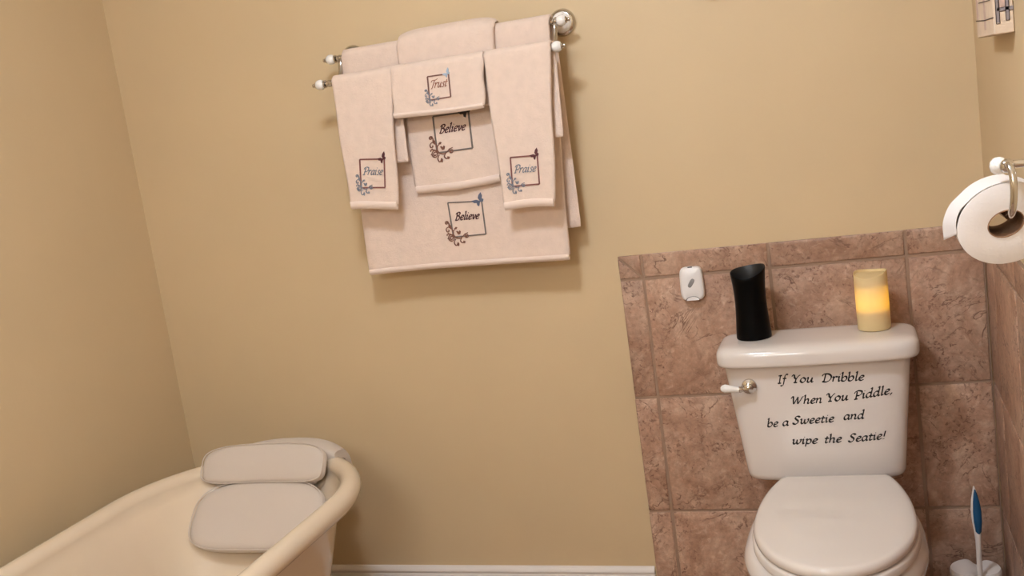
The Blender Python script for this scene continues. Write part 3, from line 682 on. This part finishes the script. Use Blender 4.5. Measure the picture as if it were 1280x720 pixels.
# ------------------------------------------------------------------ small wall unit
uc = at(865, 354, 1, -.010); uc = (uc[0], 0, uc[2])
unit = thing('air_freshener', 'small white plastic wall unit with a slanted grey oval on the tiles', 'air freshener', (uc[0], -.001, uc[2]))
def plate(hw, hh, y, e=5.0, dx=0, dz=0, taper=0.0):
    return [(p[0] + taper*(p[0]-uc[0]-dx)*(p[1]-uc[2]-dz)/hh, y, p[1]) for p in [(q[0], q[1]) for q in sring(uc[0]+dx, uc[2]+dz, 0, hw, hh, e, 56)]]
part(MB().loft([plate(.0285, .0425, -.0006, taper=-.03), plate(.0305, .0445, -.004, taper=-.03), plate(.0305, .0445, -.015, taper=-.03), plate(.0288, .043, -.0205, taper=-.03), plate(.024, .038, -.0235, taper=-.03), plate(.010, .018, -.0248)]), 'shell', 'white_plastic', unit, 50)
ov = []
for k, (s_, y) in enumerate(((1, -.0225), (1, -.0252), (.85, -.0262))):
    r_ = []
    for p in sring(0, 0, 0,   .0054*s_, .0128*s_, 3, 32):
        a = math.radians(-34); r_.append((uc[0] + p[0]*math.cos(a) - p[1]*math.sin(a), y, uc[2] + .003 + p[0]*math.sin(a) + p[1]*math.cos(a)))
    ov.append(r_)
part(MB().loft(ov), 'button', 'grey_plastic', unit, 40)
part(MB().box((uc[0]-.006, -.0195, uc[2]+.0405), (uc[0]+.006, -.0165, uc[2]+.0452), .0008), 'slot', 'vinyl_black', unit, 0)
for k in range(-3, 6):
    x0 = uc[0] - .020 + k*.0042; part(MB().tube([(x0, -.0236, uc[2]+.012), (x0+.012, -.0236, uc[2]+.031)], .0006, 6), 'ridge', 'white_plastic', unit) if k >= 0 else None
ap = []
for s_, y in ((1.0, -.012), (1.0, -.0225), (.82, -.0245)):
    ap.append([(uc[0] + .0165*s_*math.cos(t), y, uc[2] - .0435 + .0095*s_*math.sin(t)) for t in np.linspace(0, PI, 17)])
part(MB().loft(ap), 'release_tab', 'white_plastic', unit, 40)
arc = [(uc[0] + .0175*math.cos(t), -.0232, uc[2] - .0435 + .0105*math.sin(t)) for t in np.linspace(.1, PI-.1, 15)]
part(MB().tube(arc, .0011, 6), 'seam', 'grey_plastic', unit)

# ------------------------------------------------------------------ toilet brush
bc = (.757, -.115)
hold = thing('brush_holder', 'white kidney-shaped toilet brush holder on the floor beside the toilet', 'brush holder', (bc[0], bc[1], 0))
def heart(s_, z, m=64):
    out = []
    for j in range(m):
        t = 2*PI*j/m
        r = .057*s_*(1 - .55*math.exp(-((((t - math.radians(276) + PI) % (2*PI)) - PI)/.36)**2)); X, Y = bc[0] + r*1.04*math.cos(t), bc[1] + r*.92*math.sin(t); out.append((X, Y, z - (.016*math.exp(-((X-.7635)/.013)**2) if z > .13 else 0)))
    return out
part(MB().loft([heart(.86, 0), heart(.92, .004), heart(.95, .05), heart(.98, .12), heart(1.0, .140), heart(.985, .146), heart(.95, .150), heart(.6, .152), heart(.25, .1522)]), 'cup', 'brush_plastic', hold, 50)
hx, hy = .7635, -.156
br = thing('toilet_brush', 'toilet brush with a white stem and blue grip in its holder', 'brush', (hx, hy, 0))
def flat_rod(rows, name, mat, dy=0):
    rings = []
    for z, wx, wy, ox in rows: rings.append([(hx + ox + wx*math.cos(2*PI*j/24), hy + dy + wy*math.sin(2*PI*j/24), z) for j in range(24)])
    return part(MB().loft(rings), name, mat, br, 60)
flat_rod([(.0005, .0060, .0052, 0), (.0900, .0060, .0052, 0), (0.1745, .0062, .0055, 0), (0.2040, .006, .005, .0005), (0.2390, .0062, .005, .001), (0.2640, .0082, .006, .0012), (0.2940, .0112, .007, .0010), (0.3190, .0115, .007, .0005), (0.3440, .0085, .006, .0), (0.3640, .0045, .0045, 0), (0.3770, .0015, .002, -.0005)], 'stem', 'brush_plastic')
flat_rod([(0.2570, .003, .002, .0030), (0.2640, .0068, .005, .0030), (0.2890, .0095, .007, .0030), (0.3140, .0098, .0072, .0028), (0.3390, .0076, .006, .0022), (0.3590, .0042, .004, .0014), (0.3700, .0012, .002, .0008)], 'grip', 'blue_rubber', -.0035)

# ------------------------------------------------------------------ toilet paper holder and roll
ry = -1.25                                                       # roll's near face
rc = at(1257.5, 279.5, 1, ry); RX, RZ = rc[0], rc[2]
RO, RI, RL = .0562, .0192, .096
SQ, SA = .085, math.radians(22)                                  # the roll is squashed a little
kp = at(1256, 208, 1, ry-.012); KX, KZ = kp[0], kp[2]
ph_ = thing('paper_holder', 'chrome toilet paper holder arm with a white knob on the side wall', 'paper holder', (XRP, ry-.012, KZ))
part(MB().lathe([(.030, 0), (.031, .004), (.028, .009), (.018, .013), (.009, .016)], (XRP, ry+.004, KZ), (-1, 0, 0), 30), 'flange', 'chrome', ph_)
part(MB().tube([(XRP-.012, ry+.004, KZ), (KX+.012, ry+.004, KZ)], .0052, 14), 'post', 'chrome', ph_)
part(MB().lathe([(.006, 0), (.0095, .0015), (.0112, .005), (.0114, .009), (.0102, .014), (.006, .018), (.002, .019)], (KX+.003, ry+.004, KZ), (-1, 0, 0), 26), 'knob', 'white_glaze', ph_)
part(MB().lathe([(.0085, 0), (.0092, .004), (.0085, .009), (.0065, .012), (.002, .014)], (KX+.003, ry-.004, KZ), (0, -1, 0), 24), 'boss', 'chrome', ph_)
hk = bez([(KX+.002, ry-.010, KZ+.001), (KX+.004, ry-.022, KZ+.001), (KX+.006, ry-.031, KZ-.010), (KX+.006, ry-.034, KZ-.030), (KX+.004, ry-.030, KZ-.052), (KX+.002, ry-.014, KZ-.064), (RX+.002, ry+.01, RZ+RI-.0085), (RX, ry+.05, RZ+RI-.0085), (RX, ry+RL+.004, RZ+RI-.0085)], 6)
part(MB().tube(hk, .0046, 14), 'hook', 'chrome', ph_)
roll = thing('toilet_paper_roll', 'white toilet paper roll with a loose end hanging from the chrome hook', 'toilet paper', (RX, ry, RZ))
def squash(px, pz):
    r = math.hypot(px, pz); k = (.0050 if r > .03 else .0035)/max(r, 1e-6)
    c, s_ = math.cos(SA), math.sin(SA); a, b = px*c + pz*s_, -px*s_ + pz*c
    a, b = a*(1+k*.7), b*(1-k); return RX + a*c - b*s_, RZ + a*s_ + b*c
def ringxz(r, y, n=64):
    q = [squash(r*math.cos(2*PI*j/n), r*math.sin(2*PI*j/n)) for j in range(n)]; return [(a, y, b) for a, b in q]
part(MB().loft([ringxz(RI+.0012, ry+.0005), ringxz(RI+.006, ry), ringxz(RO-.002, ry), ringxz(RO, ry+.0012), ringxz(RO, ry+RL-.001), ringxz(RO-.002, ry+RL), ringxz(RI+.0012, ry+RL), ringxz(RI+.0012, ry+.0005)], False, False), 'paper', 'paper', roll, 40)
part(MB().loft([ringxz(RI+.0012, ry-.0008), ringxz(RI+.0012, ry+RL+.0008), ringxz(RI, ry+RL+.0008), ringxz(RI, ry-.0008), ringxz(RI+.0012, ry-.0008)], False, False), 'core', 'cardboard', roll, 40)
a0 = math.radians(118)
sp = [squash((RO+.0008)*math.cos(a), (RO+.0008)*math.sin(a)) for a in np.linspace(math.radians(80), math.radians(138), 9)]
tn, tf = at(1196.5, 293, 1, ry), at(1180, 300, 1, ry+RL)          # tips of the near and the far edge
sh = [[(x, ry+.001, z), (x, ry+RL/2, z), (x, ry+RL-.001, z), (x-.0003, ry+RL-.001, z+.0006), (x-.0003, ry+RL/2, z+.0006), (x-.0003, ry+.001, z+.0006)] for x, z in sp]
(x1_, z1_), (x0_, z0_) = sp[-1], sp[-2]; tdir = (np.array([x1_, z1_]) - np.array([x0_, z0_]))/math.hypot(x1_-x0_, z1_-z0_)
def curl(tip):
    e = np.array([tip[0], tip[2]]); st = np.array([x1_, z1_]); d = np.linalg.norm(e-st)
    return bez([st, st + tdir*d*.30 + (e-st)*.04, st + tdir*d*.30 + (e-st)*.40, e], 5)[1:]
for (a, c) in zip(curl(tn), curl(tf)):
    b = (np.array(a)+np.array(c))/2
    sh.append([(a[0], ry+.001, a[1]), (b[0], ry+RL/2, b[1]), (c[0], ry+RL-.001, c[1]), (c[0]-.0004, ry+RL-.001, c[1]+.0005), (b[0]-.0004, ry+RL/2, b[1]+.0005), (a[0]-.0004, ry+.001, a[1]+.0005)])
part(MB().loft(sh), 'loose_sheet', 'paper', roll, 40)

# ------------------------------------------------------------------ canvas prints
def canvas_print(name, label, a, b, extra=None):
    c = ((a[0]+b[0])/2, (a[1]+b[1])/2, a[2])
    o = thing(name, label, 'picture', c); part(MB().box(a, b, .0015), 'canvas', 'canvas', o, 0); return o
cx0, cx1, cy0, cy1, cz0 = XRP-.0340, XRP-.0008, -.632, -.376, 1.4150
pic = canvas_print('canvas_print', 'small box canvas print of a grey chair before pale planks on the side wall', (cx0, cy0, cz0), (cx1, cy1, cz0+.32))
def strip(face, pts, wd, mat, name):
    m = MB()
    for (p, q) in pts:
        d = np.array(q)-np.array(p); L_ = np.linalg.norm(d); n = np.array([-d[1], d[0]])/L_*wd/2
        co = [np.array(p)+n, np.array(q)+n, np.array(q)-n, np.array(p)-n]
        f = (lambda u, v, h: (cx1 - u*(cx1-cx0), cy0 - h, cz0 + v)) if face == 'near' else (lambda u, v, h: (cx0 - h, cy0 + u*(cy1-cy0), cz0 + v))
        if face == 'near': co = [np.array([c[0]/(cx1-cx0), c[1]]) for c in co]
        else: co = [np.array([c[0]/(cy1-cy0), c[1]]) for c in co]
        h = .0006 if 'grey' in mat or 'pink' in mat else .0009
        m.add([f(c[0], c[1], h) for c in co] + [f(c[0], c[1], -.0005) for c in co], [(0, 1, 2, 3), (0, 4, 5, 1), (1, 5, 6, 2), (2, 6, 7, 3), (3, 7, 4, 0)])
    part(m, name, mat, pic, 0)
near_u = lambda f_: f_*(cx1-cx0)                                 # f_: 0 at the wall, 1 at the front edge
strip('near', [((near_u(.78), .020), (near_u(.80), .30)), ((near_u(.30), .023), (near_u(.32), .30)), ((near_u(.80), .043), (near_u(.0), .043))], .0058, 'canvas_grey', 'printed_chair')
strip('near', [((near_u(.55), .045), (near_u(.55), .065))], .012, 'canvas_pink', 'printed_panel')
strip('near', [((near_u(.86), .018), (near_u(.88), .30)), ((near_u(.69), .018), (near_u(.71), .30)), ((near_u(.38), .022), (near_u(.40), .30)), ((near_u(.21), .022), (near_u(.23), .30)), ((near_u(.70), .039), (near_u(.38), .039)), ((near_u(.22), .039), (near_u(.0), .039)), ((near_u(.85), .018), (near_u(.70), .018)), ((near_u(.38), .022), (near_u(.22), .022))], .0012, 'canvas_ink', 'printed_outline')
strip('front', [((.0, .030), (.12, .030)), ((.12, .030), (.26, .034)), ((.03, .062), (.20, .066))], .0016, 'canvas_ink', 'printed_line')
strip('front', [((.12, .012), (.12, .075))], .022, 'canvas_pink', 'printed_plank')
strip('front', [((.23, .035), (.23, .09))], .022, 'canvas_pink', 'printed_plank')
pl2 = canvas_print('canvas_print', 'box canvas print hung on the back wall above the toilet', (.240, WP-.040, 1.622), (.46, WP-.0008, 1.90))
